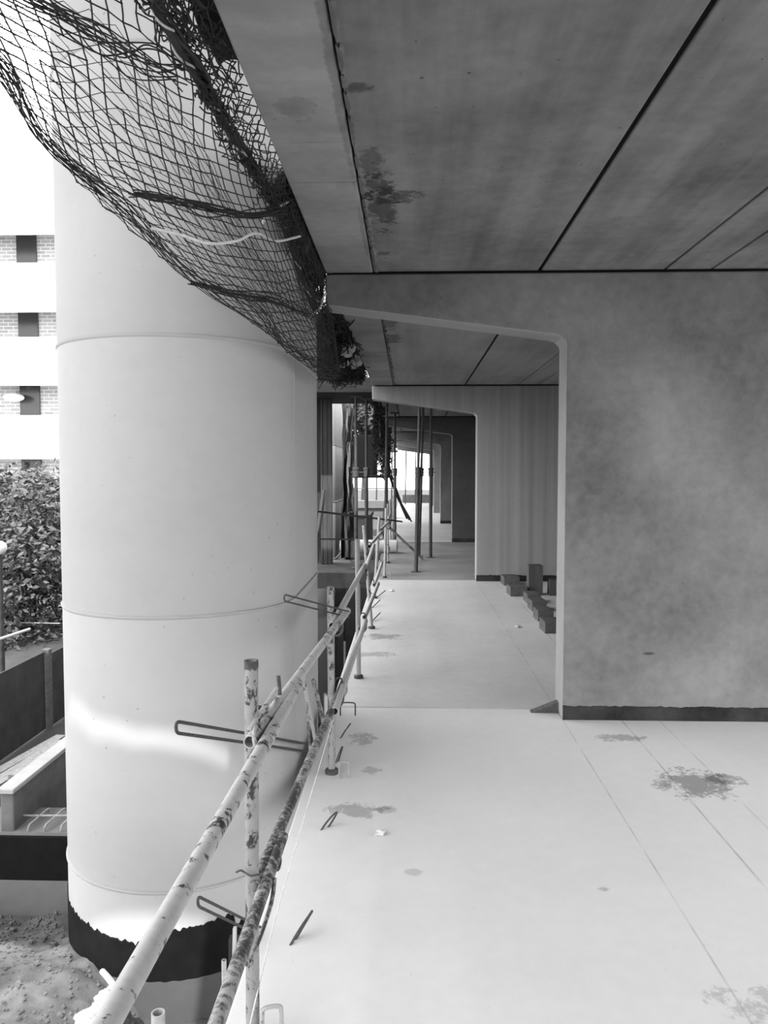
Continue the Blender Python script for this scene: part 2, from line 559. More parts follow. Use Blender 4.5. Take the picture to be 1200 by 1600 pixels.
# ------------------------------------------------------------------ piers
RINGS = [2.24, .914, -.423, 3.57, 4.9]
def pier(xf, y0, L, rad, mat, label, zb=-1.25, zt=UZ, rings=RINGS):
    """stadium plan: round end facing the camera, flat sides running back"""
    cx = xf - rad
    prof = []
    prof.append((xf, y0 + L)); prof.append((xf, y0 + .02)); prof.append((xf + .002, y0 + .008)); prof.append((xf - .001, y0))
    n = 48
    for k in range(1, n):
        th = math.pi * k / n
        prof.append((cx + rad * math.cos(th), y0 - rad * math.sin(th)))
    prof.append((xf - 2 * rad, y0)); prof.append((xf - 2 * rad, y0 + L))
    zs = [(zb, 0)]
    for r_ in sorted(rings):
        zs += [(r_ - .012, 0), (r_ - .004, .007), (r_ + .002, .008), (r_ + .004, -.004), (r_ + .012, 0)]
    zs.append((zt, 0))
    b = MB()
    vs = []
    m_ = len(prof)
    for z, off in zs:
        for (x, yy) in prof:
            d = Vector((x - cx, min(yy - y0, 0)))
            if yy >= y0:
                d = Vector((1 if x > cx else -1, 0))
            d.normalize()
            sag = 0.0
            vs.append((x + d.x * off, yy + d.y * off, z + sag))
    fs = []
    for i in range(len(zs) - 1):
        for j in range(m_):
            fs.append((i * m_ + j, i * m_ + (j + 1) % m_, (i + 1) * m_ + (j + 1) % m_, (i + 1) * m_ + j))
    fs += [tuple(range(m_ - 1, -1, -1)), tuple((len(zs) - 1) * m_ + j for j in range(m_))]
    b.add(vs, fs)
    e = empty('concrete_pier', (cx, y0, zb))
    tag(e, label, 'pier')
    b.build('shaft', mat, e, smooth=True)
    return e, cx, y0, rad
PX, PY, PR = -.62, 4.18, .62
pe, pcx, pcy, prad = pier(PX, PY, 1.03, PR, M['pier'], 'massive pale round-fronted concrete pier with black painted foot outside the guardrail')
# bitumen paint on the foot: a thin coat with a brushed, ragged upper edge
b = MB()
n = 150
vs = []
for k in range(n + 1):
    th = R(188) + R(150) * k / n       # from the left side round the front to the right
    c, s = math.cos(th), math.sin(th)
    u = k / n
    top = -.655 + .05 * math.sin(u * 9) * .3 + .02 * mnoise.noise(Vector((k * .45, 0, 0))) + .018 * mnoise.noise(Vector((k * 1.7, 3, 0)))
    if u < .16:
        top = -.655 + .16 * (1 - u / .16) ** 1.3 + .03 * mnoise.noise(Vector((k * .9, 0, 5)))
    if .55 < u < .80:
        top += .055 * min(1, (u - .55) / .06)
    if u > .84:
        top = -.69 + .1 * (u - .84) / .16 + .03 * mnoise.noise(Vector((k * 1.3, 7, 0)))
    bot = -.862 + .008 * mnoise.noise(Vector((k * .3, 9, 0)))
    for z in (bot, top - .004, top):
        rr = PR + (.005 if z != top else .001)
        vs.append((pcx + rr * c, pcy + rr * s, z))
fs = []
for k in range(n):
    for j in range(2):
        fs.append((3 * k + j, 3 * k + 3 + j, 3 * k + 4 + j, 3 * k + 1 + j))
b.add(vs, fs)
ft = MB()
vs2 = []
for k in range(61):
    th = R(180) + R(180) * k / 60
    for z in (-1.25, -.866, -.862):
        rr = PR + (.004 if z < -.863 else .0005)
        vs2.append((pcx + rr * math.cos(th), pcy + rr * math.sin(th), z))
ft.add(vs2, [(3 * k + j, 3 * k + 3 + j, 3 * k + 4 + j, 3 * k + 1 + j) for k in range(60) for j in range(2)])
ft.build('footing', M['dark_footing'], pe, smooth=True, fix=False)
b.build('bitumen_coat', M['bitumen'], pe, smooth=True, fix=False)['label'] = 'black painted band with ragged upper edge'
pier(-1.70, 18.0, 2.0, .62, M['pier_white'], 'far pale concrete pier seen as a bright strip behind the landing', zb=-4.3, rings=[2.24, .914, -.41, -1.74])

# ------------------------------------------------------------------ sagging safety net
def interp_sections(secs, nu):
    """secs: list of polylines with equal counts -> nu rows, smooth across sections"""
    m_ = len(secs[0])
    cols = []
    for j in range(m_):
        cols.append(smoothpath([s[j] for s in secs], 24))
    rows = []
    T = len(cols[0]) - 1
    # arc length on the middle column
    mid = cols[m_ // 2]
    acc = [0.0]
    for i in range(1, len(mid)):
        acc.append(acc[-1] + (mid[i] - mid[i - 1]).length)
    k = 0
    for r_ in range(nu + 1):
        t = acc[-1] * r_ / nu
        while k < T - 1 and acc[k + 1] < t:
            k += 1
        f = (t - acc[k]) / max(1e-9, acc[k + 1] - acc[k])
        rows.append([c[k].lerp(c[k + 1], min(1, f)) for c in cols])
    return rows
def resample(poly, n):
    P = smoothpath(poly, 10)
    acc = [0.0]
    for i in range(1, len(P)):
        acc.append(acc[-1] + (P[i] - P[i - 1]).length)
    out = []; k = 0
    for q in range(n + 1):
        t = acc[-1] * q / n
        while k < len(P) - 2 and acc[k + 1] < t:
            k += 1
        f = (t - acc[k]) / max(1e-9, acc[k + 1] - acc[k])
        out.append(P[k].lerp(P[k + 1], min(1, f)))
    return out
def net_mesh(b, secs, nu, nv, r, jit=.006, seed=0, skip=0.0, slack=.006, knots=True):
    """diamond-mesh netting on the surface through secs"""
    rg = random.Random(seed)
    grid = [resample(row, nv) for row in interp_sections(secs, nu)]
    P = {}
    for i in range(nu + 1):
        for j in range(nv + 1):
            if (i + j) % 2 == 0:
                p = grid[i][j]
                nn = (mnoise.noise_vector(p * 4.0 + Vector((seed, 0, 0))) * 2.5 + mnoise.noise_vector(p * 12.0 + Vector((seed, 5, 0)))) * slack
                P[(i, j)] = p + nn + Vector((rg.gauss(0, jit), rg.gauss(0, jit), rg.gauss(0, jit)))
    for (i, j), p in P.items():
        for dj in (-1, 1):
            q = P.get((i + 1, j + dj))
            if q is None or rg.random() < skip:
                continue
            mid = (p + q) / 2 + Vector((rg.gauss(0, jit), rg.gauss(0, jit), rg.gauss(0, jit) - .25 * jit))
            b.tube([p, mid, q], r, 4, caps=False)
        if knots:
            k = r * 1.7
            b.add([p + Vector((k, 0, 0)), p + Vector((-k, 0, 0)), p + Vector((0, k, 0)), p + Vector((0, -k, 0)), p + Vector((0, 0, k)), p + Vector((0, 0, -k))],
                  [(0, 2, 4), (2, 1, 4), (1, 3, 4), (3, 0, 4), (2, 0, 5), (1, 2, 5), (3, 1, 5), (0, 3, 5)])

SEC = [  # inner edge at the soffit, border rope, middle, lowest fold, outer rise, outer top   (pixel, distance)
    [(232, -170, 1.75), (150, -150, 1.75), (-20, -60, 1.75), (-190, 20, 1.8), (-260, -120, 1.9), (-260, -350, 2.1)],
    [(332, 25, 2.2), (252, 30, 2.2), (130, 95, 2.2), (-8, 120, 2.25), (-60, 20, 2.4), (-60, -150, 2.6)],
    [(366, 108, 2.5), (312, 135, 2.5), (205, 215, 2.5), (75, 234, 2.55), (25, 120, 2.75), (0, -60, 2.95)],
    [(404, 192, 2.9), (358, 222, 2.9), (290, 310, 2.9), (198, 352, 2.95), (130, 230, 3.1), (85, 0, 3.2)],
    [(424, 238, 3.15), (394, 275, 3.15), (352, 376, 3.15), (300, 443, 3.2), (230, 300, 3.3), (180, 40, 3.35)],
    [(440, 274, 3.4), (418, 312, 3.4), (408, 415, 3.4), (398, 505, 3.42), (340, 400, 3.5), (300, 200, 3.45)],
    [(462, 326, 3.8), (446, 362, 3.8), (450, 470, 3.8), (452, 552, 3.82), (430, 480, 3.84), (400, 380, 3.7)],
    [(476, 364, 4.2), (470, 412, 4.2), (484, 500, 4.2), (500, 588, 4.2), (498, 520, 4.25), (490, 450, 4.2)],
    [(490, 400, 4.6), (490, 455, 4.6), (506, 520, 4.6), (524, 592, 4.6), (520, 540, 4.65), (512, 470, 4.6)],
    [(500, 428, 5.1), (500, 480, 5.1), (512, 528, 5.1), (528, 590, 5.1), (526, 550, 5.15), (518, 490, 5.1)],
]
SECW = [[at(*p) for p in s] for s in SEC]
for s in SECW:
    s[0] = Vector((-.538, s[0].y, 2.89))
net = empty('safety_net', SECW[1][0])
tag(net, 'black sagging debris safety net slung in front of the massive round-fronted pier', 'net')
b = MB(); net_mesh(b, [s[1:4] for s in SECW], 52, 24, .0024, .0012, 1, .03)
b.build('front_mesh', M['net'], net, fix=False)
b = MB(); net_mesh(b, [s[3:6] for s in SECW], 58, 32, .0016, .001, 2, .02, knots=False)
b.build('back_mesh', M['net'], net, fix=False)
b = MB(); net_mesh(b, [s[0:2] for s in SECW], 84, 6, .0024, .002, 3, .03, .008)
net_mesh(b, [[s[0].lerp(s[1], .15) + Vector((0, 0, .02)), s[1] + Vector((.01, 0, .03))] for s in SECW], 76, 6, .0022, .004, 4, .03, .012)
net_mesh(b, [[s[0].lerp(s[1], .6) + Vector((0, 0, -.005)), s[1] + Vector((-.012, 0, -.02))] for s in SECW], 90, 6, .0026, .005, 5, .03, .012)
b.build('gathered_mesh', M['net'], net, fix=False)
# crumpled hanks of netting near the top of the picture and along the border rope
def tangle(c, sx, sy, sz, r, n=9):
    p = Vector(c); pts = []
    v = Vector((0, 0, 0))
    for _ in range(n):
        v = v * .55 + Vector((rnd.gauss(0, sx), rnd.gauss(0, sy), rnd.gauss(0, sz)))
        p = p + v; p = p.lerp(Vector(c), .15)
        q = p.copy(); q.x = min(q.x, XE - .012)
        pts.append(q)
    q = MB(); q.tube(smoothpath(pts, 5), r, 4, caps=False)
    return q
def between(t, f):
    i0 = min(int(t), len(SECW) - 2); k = t - i0
    return SECW[i0][0].lerp(SECW[i0 + 1][0], k).lerp(SECW[i0][1].lerp(SECW[i0 + 1][1], k), f)
b = MB()
for k in range(60):
    q = tangle(between(rnd.uniform(.4, 1.9), rnd.uniform(.15, .95)), .012, .035, .012, .0026)
    b.add(q.v, q.f)
for k in range(90):
    q = tangle(between(rnd.uniform(2.0, 8.9), rnd.uniform(.7, 1.08)), .007, .05, .008, .0024)
    b.add(q.v, q.f)
for k in range(70):
    q = tangle(between(rnd.uniform(5.0, 8.9), rnd.uniform(.2, 1.0)), .007, .045, .012, .0024)
    b.add(q.v, q.f)
tag(b.build('tangled_twine', M['net'], net, fix=False), kind='stuff')
# folds gathered along the lowest line and one slack fold across
b = MB()
for k in range(9):
    off = [Vector((rnd.gauss(0, .015), rnd.gauss(0, .015), abs(rnd.gauss(0, .05)))) for _ in SECW]
    b.tube(smoothpath([s[3] + o_ for s, o_ in zip(SECW, off)], 8), .0024, 4, caps=False)
for k in range(13):
    pts = [at(x + rnd.gauss(0, 6), y + rnd.gauss(0, 5), d) for x, y, d in ((212, 300, 2.9), (262, 312, 2.95), (330, 325, 3.05), (390, 335, 3.25), (440, 330, 3.5))]
    b.tube(smoothpath(pts, 7), .0026, 4, caps=False)
for k in range(12):
    pts = [at(x + rnd.gauss(0, 16), y + rnd.gauss(0, 14), d) for x, y, d in ((-60, -60, 2.05), (60, 10, 2.2), (160, 62, 2.35), (230, 100, 2.45), (292, 118, 2.5))]
    b.tube(smoothpath(pts, 7), .0026, 4, caps=False)
for k in range(8):
    pts = [at(x + rnd.gauss(0, 4), y + rnd.gauss(0, 4), d) for x, y, d in ((300, 440, 3.2), (360, 458, 3.35), (430, 472, 3.7), (498, 498, 4.2))]
    b.tube(smoothpath(pts, 7), .0026, 4, caps=False)
b.build('fold', M['net'], net, fix=False)
# border rope: dark with a pale strand
pts = [at(225, -20, 2.15), at(262, 45, 2.2), at(300, 110, 2.4), at(345, 185, 2.75), at(390, 262, 3.15), at(428, 322, 3.6), at(452, 380, 4.0), at(474, 440, 4.35), at(492, 488, 4.7)]
b = MB()
b.tube(smoothpath(pts, 8), .013, 8)
for k in range(5):
    b.tube(smoothpath([p + Vector((rnd.gauss(.01, .012), 0, rnd.gauss(.01, .012))) for p in pts], 6), .006, 5)
b.build('border_rope', M['dark_rope'], net, smooth=True)
b = MB()
pp = smoothpath(pts, 16)
hel = []
for i, p in enumerate(pp):
    a = i * .42 + 1.5 * mnoise.noise(p * 3)
    rr = .013 + .004 * mnoise.noise(p * 6)
    hel.append(p + Vector((math.cos(a) * rr, -.010, math.sin(a) * rr - .004)))
b.tube(hel, .0036, 6)
b.build('pale_strand', M['rope'], net, smooth=True)['label'] = 'pale strand in the border rope'
for pl, r_ in (([(240, 360, 3.0), (290, 372, 3.05), (330, 384, 3.1), (372, 380, 3.2), (402, 368, 3.35), (432, 380, 3.6), (470, 372, 3.9)], .006),
               ([(412, 352, 3.4), (425, 335, 3.5), (446, 322, 3.65), (458, 316, 3.8)], .006),
               ([(486, 495, 4.6), (496, 487, 4.62), (502, 480, 4.66), (505, 468, 4.7), (510, 460, 4.72)], .006)):
    b = MB(); b.tube(smoothpath([at(*p) - Vector((0, .03, 0)) for p in pl], 8), r_, 6)
    b.build('tie_rope', M['rope'], net, smooth=True)['label'] = 'short pale tie rope'
# dark sheets behind the gathered netting, the far one added to darken a gap
def sheet(name, rows, mat, parent=None, thick=.006, jit=.02, seed=0):
    b = MB()
    n = len(rows); m_ = len(rows[0])
    vs = [Vector(p) + mnoise.noise_vector(Vector(p) * 5 + Vector((seed, 0, 0))) * jit for row in rows for p in row]
    fs = [(i * m_ + j, (i + 1) * m_ + j, (i + 1) * m_ + j + 1, i * m_ + j + 1) for i in range(n - 1) for j in range(m_ - 1)]
    b.add(vs, fs)
    o = b.build(name, mat, parent, smooth=True, fix=False)
    s = o.modifiers.new('thickness', 'SOLIDIFY'); s.thickness = thick
    return o
def grid_rows(secs, nu, nv):
    return [resample(r_, nv) for r_ in interp_sections(secs, nu)]
def shifted(p, dx, dy, dz):
    return Vector(p) + Vector((dx, dy, dz))
for a0, a1, lab in ((0, 2, 'dark sheet bunched in the net by the soffit edge, near end above the guardrail'), (5, 9, 'added dark sheet shading the gap beside the tapering head of the first cross wall')):
    rows = []
    for k in range(9):
        t = a0 + (a1 - a0) * k / 8
        i0 = min(int(t), len(SECW) - 2); f = t - i0
        pa = SECW[i0][0].lerp(SECW[i0 + 1][0], f); pb = SECW[i0][1].lerp(SECW[i0 + 1][1], f)
        up = (.045, .06)
        rows.append([shifted(pa.lerp(pb, -.05 if a0 == 0 else .0), -.005, .05, .05), shifted(pa.lerp(pb, .25), 0, .05, .07), shifted(pa.lerp(pb, .5), 0, .05, .075), shifted(pa.lerp(pb, .92 if a0 else .35 + .3), 0, .05, .06)])
    o = sheet('dark_sheet', rows, M['sheet_dark'], None, .008, .03, a0)
    tag(o, lab, 'dark_sheet')

# second bundle of net beyond the first cross wall, sagging under its load of rubbish
SB = [[at(516, 486, 5.4), at(506, 492, 5.4), at(497, 505, 5.4), at(490, 500, 5.5)],
      [at(534, 494, 6.3), at(519, 520, 6.3), at(504, 545, 6.3), at(484, 550, 6.5)],
      [at(547, 520, 7.3), at(530, 556, 7.3), at(507, 576, 7.3), at(486, 575, 7.5)],
      [at(557, 546, 8.3), at(543, 584, 8.3), at(517, 592, 8.3), at(490, 588, 8.5)],
      [at(565, 566, 9.4), at(556, 590, 9.4), at(535, 592, 9.4), at(515, 570, 9.6)],
      [at(571, 583, 10.8), at(566, 588, 10.8), at(552, 590, 10.8), at(540, 584, 10.9)]]
net2 = empty('safety_net', SB[0][0])
tag(net2, 'bundled black safety net full of rubbish under the soffit edge beyond the first wall', 'net')
b = MB(); net_mesh(b, SB, 60, 16, .005, .02, 11, .05)
net_mesh(b, SB, 46, 14, .005, .04, 12, .08)
b.build('mesh', M['net'], net2, fix=False)
b = MB()
for k in range(60):
    t = rnd.random() * 4.99; i0 = int(t); f = t - i0
    c = SB[i0][0].lerp(SB[i0 + 1][0], f).lerp(SB[i0][2].lerp(SB[i0 + 1][2], f), rnd.uniform(0, 1))
    b.tube(smoothpath([c + Vector((rnd.gauss(0, .06), rnd.gauss(0, .2), rnd.gauss(0, .05))) for _ in range(6)], 5), .006, 4, caps=False)
tag(b.build('tangled_twine', M['net'], net2, fix=False), kind='stuff')
rows = grid_rows([[shifted(p, 0, .02, .05) for p in s] for s in SB], 18, 8)
tag(sheet('dark_sheet', rows, M['sheet_dark'], None, .008, .04, 5), 'added dark sheet darkening the bundled net beyond the first cross wall', 'dark_sheet')  # sheet added to darken the net as its dense mesh would
for k, (px, py, Y, r_, lab) in enumerate(((540, 545, 7.4, .09, 'pale crumpled rubbish lump highest in the bundled net'), (552, 566, 8.2, .085, 'pale crumpled rubbish lump beside the soffit edge in the bundled net'),
                                          (534, 566, 7.9, .07, 'pale crumpled rubbish lump low in the bundled net'))):
    b = MB(); b.sphere(at(px, py, Y), r_, 14, 9, .8, .6)
    tag(b.build('crumpled_wrapping', M['paper'], smooth=True), lab, 'rubbish', 'rubbish caught in the bundled net')
c = at(529, 574, 7.6)
b = MB(); b.lathe([(.03, 0), (.036, .01), (.036, .13), (.028, .16), (.014, .19), (.014, .21), (.012, .212)], c, 14)
tag(b.build('plastic_bottle', M['plastic'], smooth=True), 'white plastic bottle caught in the bundled net', 'bottle')

# hanging netting along the soffit edge in the far bays
for k, (y0, y1, lab) in enumerate(((13.6, 16.6, 'dark netting hanging from the soffit edge between the steel props'), (17.2, 22.5, 'dark ragged netting hanging from the soffit edge past the third wall'))):
    e = empty('hanging_net', (XE, y0, 2.8)); tag(e, lab, 'net')
    secs = []
    for q in range(6):
        yy = y0 + (y1 - y0) * q / 5
        drop = (.9, 1.15, 1.0, .75, .95, .8)[q] * (1.0 if k == 0 else 1.35)
        secs.append([Vector((XE - .02, yy, 2.95)), Vector((XE - .05, yy, 2.95 - drop * .5)), Vector((XE - .07 + .05 * (q % 2), yy, 2.95 - drop))])
    b = MB(); net_mesh(b, secs, 44, 18, .010, .035, 20 + k, .1); net_mesh(b, secs, 36, 16, .010, .05, 30 + k, .14)
    b.build('mesh', M['net'], e, fix=False)
    b = MB()
    pl = [Vector((XE - .05, y0 + 1, 2.7)), Vector((XE + .03, y0 + 1.2, 2.1)), Vector((XE + .05, y0 + 2.2, 1.55)), Vector((-.25, y0 + 3.2, .9)), Vector((.02, y0 + 3.4, .35))]
    if k == 1:
        for q in range(5):
            b.tube(smoothpath([p + Vector((rnd.gauss(0, .03), 0, rnd.gauss(0, .03))) for p in pl], 6), .02, 6)
    else:
        b.tube(smoothpath([Vector((XE, y0 + .3, 2.85)), Vector((XE + .02, y0 + .2, 2.3)), Vector((XE - .01, y0 + .4, 1.75))], 6), .008, 6)
    b.build('rope', M['dark_rope'] if k else M['rope'], e, smooth=True)

# ------------------------------------------------------------------ guardrail
TR = .019
def rail_post(base, top, i, label, mat):
    base = Vector(base); top = Vector(top)
    e = empty('guardrail_post', base); tag(e, label, 'post', 'guardrail uprights')
    b = MB(); b.pipe(base, top, TR, 20, .84, .12)
    b.build('tube', mat, e, smooth=True, origin=base)
    b = MB(); b.lathe([(.026, 0), (.036, .002), (.037, .018), (.030, .026), (.021, .028)], base, 18)
    b.build('base_collar', M['rebar'], e, smooth=True)
    if i == 0:
        b = MB(); v_ = []
        for k in range(24):
            th = 2 * math.pi * k / 24
            for z, rr in ((.0005, TR * .8), (.0005, TR + .0006), (-.022 - .014 * mnoise.noise(Vector((k * .8, 0, 0))), TR + .0006)):
                v_.append(top + Vector((rr * math.cos(th), rr * math.sin(th), z)))
        b.add(v_, [(3 * k + j, (3 * k + 3 + j) % 72, (3 * k + 4 + j) % 72, 3 * k + 1 + j) for k in range(24) for j in range(2)])
        b.build('rusty_rim', M['rebar'], e, smooth=True)['label'] = 'black rusted rim'
    for z in (.80, .42):
        if i > 5 or i == 0: break
        p = base.lerp(top, z / (top.z - base.z))
        c = p + Vector((.03, -.02, -.035))
        b = MB()
        b.tube(smoothpath([p + Vector((.004, -.02, -.02)), p + Vector((.03, -.025, -.055)), p + Vector((.062, -.02, -.03)), p + Vector((.066, -.02, .05))], 6), .006, 8)
        b.tube(smoothpath([p + Vector((.0, .02, .02)), p + Vector((.02, .05, .075)), p + Vector((.05, .06, .07)), p + Vector((.06, .02, .01))], 6), .005, 8)
        b.build('hook', M['rebar'], e, smooth=True)
    return e
POSTS = [((-.437, 2.08), (-.432, 2.08, 1.082), 'guardrail upright closest to the camera, standing before the massive pier', 'tube_post'),
         ((-.405, 4.0), (-.408, 4.0, 1.0), 'second guardrail upright, with a dark collar on the deck edge', 'tube_post'),
         ((-.385, 5.9), (-.392, 5.9, 1.085), 'third guardrail upright, pale and straight beside the first wall bay', 'tube_clean'),
         ((-.375, 7.8), (-.452, 7.8, 1.06), 'fourth guardrail upright, leaning away from the deck', 'tube_clean'),
         ((-.43, 9.7), (-.365, 9.7, 1.04), 'fifth guardrail upright, leaning in over the deck', 'tube_clean'),
         ((-.36, 11.6), (-.335, 11.6, 1.06), 'sixth guardrail upright, by the second wall line', 'tube_clean'),
         ((-.36, 13.5), (-.36, 13.5, 1.05), 'seventh guardrail upright, among the steel props', 'tube_clean'),
         ((-.36, 15.6), (-.37, 15.6, 1.05), 'eighth guardrail upright, just beyond the steel props', 'tube_clean'),
         ((-.36, 17.9), (-.35, 17.9, 1.05), 'ninth guardrail upright, at the third wall line', 'tube_clean'),
         ((-.36, 20.3), (-.36, 20.3, 1.05), 'tenth guardrail upright, past the third wall line', 'tube_clean')]
for i, (bxy, top, lab, mt) in enumerate(POSTS):
    rail_post((bxy[0], bxy[1], 0), top, i, lab, M[mt])
RAILS = [  # upper rail then middle rail, from the camera outwards
    ((-.392, .80, .885), (-.380, 2.62, .865), 'tube', 'upper guardrail tube nearest the camera, pale with flaking paint'),
    ((-.425, 2.02, .875), (-.318, 3.98, .875), 'tube', 'second upper guardrail tube, lapping behind the first at the closest upright'),
    ((-.362, 3.62, .868), (-.345, 6.06, .862), 'tube_clean', 'third upper guardrail tube, from the second to the third upright'),
    ((-.335, 6.0, .83), (-.36, 8.0, .84), 'tube_clean', 'fourth upper guardrail tube, from the third to the fourth upright'),
    ((-.40, 7.85, .84), (-.345, 9.9, .83), 'tube_clean', 'fifth upper guardrail tube, from the fourth to the fifth upright'),
    ((-.38, 9.8, .84), (-.30, 11.8, .84), 'tube_clean', 'sixth upper guardrail tube, by the second wall line'),
    ((-.33, 11.7, .84), (-.32, 13.7, .84), 'tube_clean', 'seventh upper guardrail tube, among the steel props'),
    ((-.399, 1.30, .45), (-.396, 2.36, .45), 'tube_rust', 'middle guardrail tube nearest the camera, dark and rust mottled'),
    ((-.425, 2.06, .452), (-.352, 4.15, .452), 'tube_rust', 'second middle guardrail tube, rust mottled, lapping the nearest one'),
    ((-.352, 3.62, .455), (-.328, 5.85, .455), 'tube_clean', 'third middle guardrail tube, pale, running past the third upright'),
    ((-.345, 6.05, .45), (-.31, 7.9, .45), 'tube_clean', 'fourth middle guardrail tube, open end by the third upright'),
    ((-.345, 7.8, .45), (-.335, 9.8, .45), 'tube_clean', 'fifth middle guardrail tube, short of the second wall line'),
]
for a, b_, mt, lab in RAILS:
    b = MB(); b.pipe(a, b_, TR * .97, 20, .82, .15)
    d = (Vector(b_) - Vector(a)).normalized()
    o = b.build('guardrail_tube', M[mt], smooth=True)
    tag(o, lab, 'tube', 'guardrail tubes')

# loose flat bars and clamps hanging off the rails
def bar(name, a, b_, r, mat, label, cat, n=8, group=None):
    q = MB(); q.tube(smoothpath([Vector(a), Vector(b_)], 2) if not isinstance(a, list) else smoothpath(a, 8), r, n)
    o = q.build(name, mat, smooth=True)
    return tag(o, label, cat, group)
def flat(name, a, b_, w_, t_, mat, label, cat, group=None):
    a = Vector(a); b_ = Vector(b_)
    d = (b_ - a); L = d.length
    q = MB(); q.box(-w_ / 2, w_ / 2, -t_ / 2, t_ / 2, 0, L)
    o = q.build(name, mat, bevel=.002)
    o.location = a
    o.rotation_euler = d.to_track_quat('Z', 'Y').to_euler()
    return tag(o, label, cat, group)
flat('brace_bar', at(493, 1158, 3.35), at(471, 1046, 3.05), .016, .008, M['tube'], 'pale flat brace bar hanging between the rails behind the closest upright', 'bar')
flat('brace_bar', at(506, 1130, 3.55), at(489, 1060, 3.35), .020, .008, M['tube_rust'], 'rusty flat brace bar beside the second upright', 'bar')
flat('brace_bar', at(485, 1178, 3.2), at(479, 1098, 3.1), .010, .008, M['tube_rust'], 'thin rusty brace bar low behind the closest upright', 'bar')
flat('brace_bar', at(389, 1140, 2.0), at(432, 1075, 2.3), .012, .006, M['tube'], 'pale flat clamp bar across the closest upright', 'bar')
# clamp hooks
bar('rebar_hook', [at(395, 1104, 2.15), at(420, 1107, 2.3), at(434, 1102, 2.4), at(437, 1085, 2.4), at(435, 1056, 2.4)], None, .0065, M['rebar'], 'dark bent rebar hook standing up behind the pale upper tube', 'hook', 8, 'rebar hooks on the guardrail')
bar('rebar_hook', [at(400, 1172, 2.02), at(398, 1140, 2.05), at(425, 1092, 2.3), at(442, 1100, 2.5), at(430, 1125, 2.35), at(396, 1178, 2.0)], None, .005, M['tube'], 'pale bent rebar loop round the upper tubes at the closest upright', 'hook', 8, 'rebar hooks on the guardrail')
bar('rebar_hook', [at(430, 1312, 2.28), at(437, 1340, 2.28), at(434, 1358, 2.26), at(428, 1352, 2.25)], None, .0065, M['rebar'], 'dark rebar hook holding the end of the nearest middle tube', 'hook', 8, 'rebar hooks on the guardrail')
bar('rebar_hook', [at(429, 1372, 2.1), at(424, 1410, 2.05), at(406, 1465, 1.95), at(388, 1505, 1.9), at(386, 1500, 1.88)], None, .006, M['tube_rust'], 'long rusty rebar strap under the nearest middle tube', 'hook', 8, 'rebar hooks on the guardrail')
bar('rebar_hook', [at(541, 1068, 4.1), at(541, 1082, 4.1), at(530, 1096, 4.05), at(527, 1110, 4.0)], None, .006, M['rebar_pale'], 'dusty rebar hook at the far end of the second middle tube', 'hook', 8, 'rebar hooks on the guardrail')
bar('tie_wire', [at(369, 1363, 2.05), at(376, 1360, 2.05), at(382, 1363, 2.05), at(392, 1368, 2.04), at(405, 1366, 2.05)], None, .003, M['rebar'], 'thin tie wire twisted round the closest upright', 'wire')

# long rebar hairpins reaching out over the edge
def hairpin(root, tip, gap, r, label, group='rebar hairpins at the deck edge', mat='rebar', name='rebar_hairpin'):
    root = Vector(root); tip = Vector(tip)
    gv = Vector(gap) / 2
    d = (tip - root).normalized()
    k = gv.length
    pts = [root + gv, tip + gv - d * k, tip + gv * .7 - d * k * .3, tip, tip - gv * .7 - d * k * .3, tip - gv - d * k, root - gv]
    q = MB()
    path = [pts[0]] + smoothpath(pts[1:-1], 5) + [pts[-1]]
    q.tube(path, r, 8)
    return tag(q.build(name, M[mat], smooth=True), label, 'rebar', group)
hairpin(at(486, 1169, 4.36), at(275, 1136, 2.72), at(0, 18, 3) - at(0, 0, 3), .0065, 'longest dark rebar hairpin, reaching across the pier at middle rail height')
hairpin(at(545, 960, 3.9), at(444, 934, 3.3), at(0, 8, 4.5) - at(0, 0, 4.5), .004, 'small dark rebar hairpin hooked on the upper rail beside the second upright')
hairpin(at(420, 1462, 2.68), at(309, 1408, 2.2), at(0, 16, 2.4) - at(0, 0, 2.4), .0045, 'lowest dark rebar hairpin, over the black foot of the pier')
# stirrups cast in the deck along its edge
def stirrup(a, b_, lean, h, w_, r, label, mat='rebar'):
    p = onz(*a, 0); 
    tip = Vector((p.x, p.y, 0)) + Vector(lean)
    wv = Vector(w_)
    q = MB()
    q.tube(smoothpath([p - Vector((0, 0, .01)), p.lerp(tip, .5), tip, tip + wv * .6 + Vector((0, 0, .004)), (p + wv).lerp(tip + wv, .5), p + wv - Vector((0, 0, .01))], 5), r, 7)
    return tag(q.build('rebar_stirrup', M[mat], smooth=True), label, 'rebar', 'rebar stirrups in the deck edge')
stirrup((499, 1298), None, (.055, .06, .045), 0, (.028, .03, 0), .0045, 'leaning rebar stirrup beside the pale floor stain, past the closest upright')
stirrup((450, 1479), None, (.06, .09, .055), 0, (.012, .03, 0), .0045, 'leaning rebar stirrup on the deck nearest the camera')
stirrup((530, 1154), None, (.06, .04, .07), 0, (.004, .02, 0), .004, 'leaning rebar stirrup just before the first wall line')
stirrup((524, 1192), None, (.03, .03, .07), 0, (.01, .02, 0), .004, 'leaning rebar stirrup behind the second upright')
def staple(p0, p1, h, r, label, mat='rebar_pale'):
    p0 = onz(*p0, 0); p1 = onz(*p1, 0)
    q = MB()
    up = Vector((0, 0, h))
    q.tube(smoothpath([p0 - Vector((0, 0, .01)), p0 + up * .8, p0 + up + (p1 - p0) * .15, p1 + up + (p0 - p1) * .15, p1 + up * .8, p1 - Vector((0, 0, .01))], 5), r, 8)
    return tag(q.build('rebar_staple', M[mat], smooth=True), label, 'rebar', 'rebar staples in the deck edge')
staple((530, 1216), (544, 1216), .085, .004, 'dusty rebar staple beside the collar of the second upright')
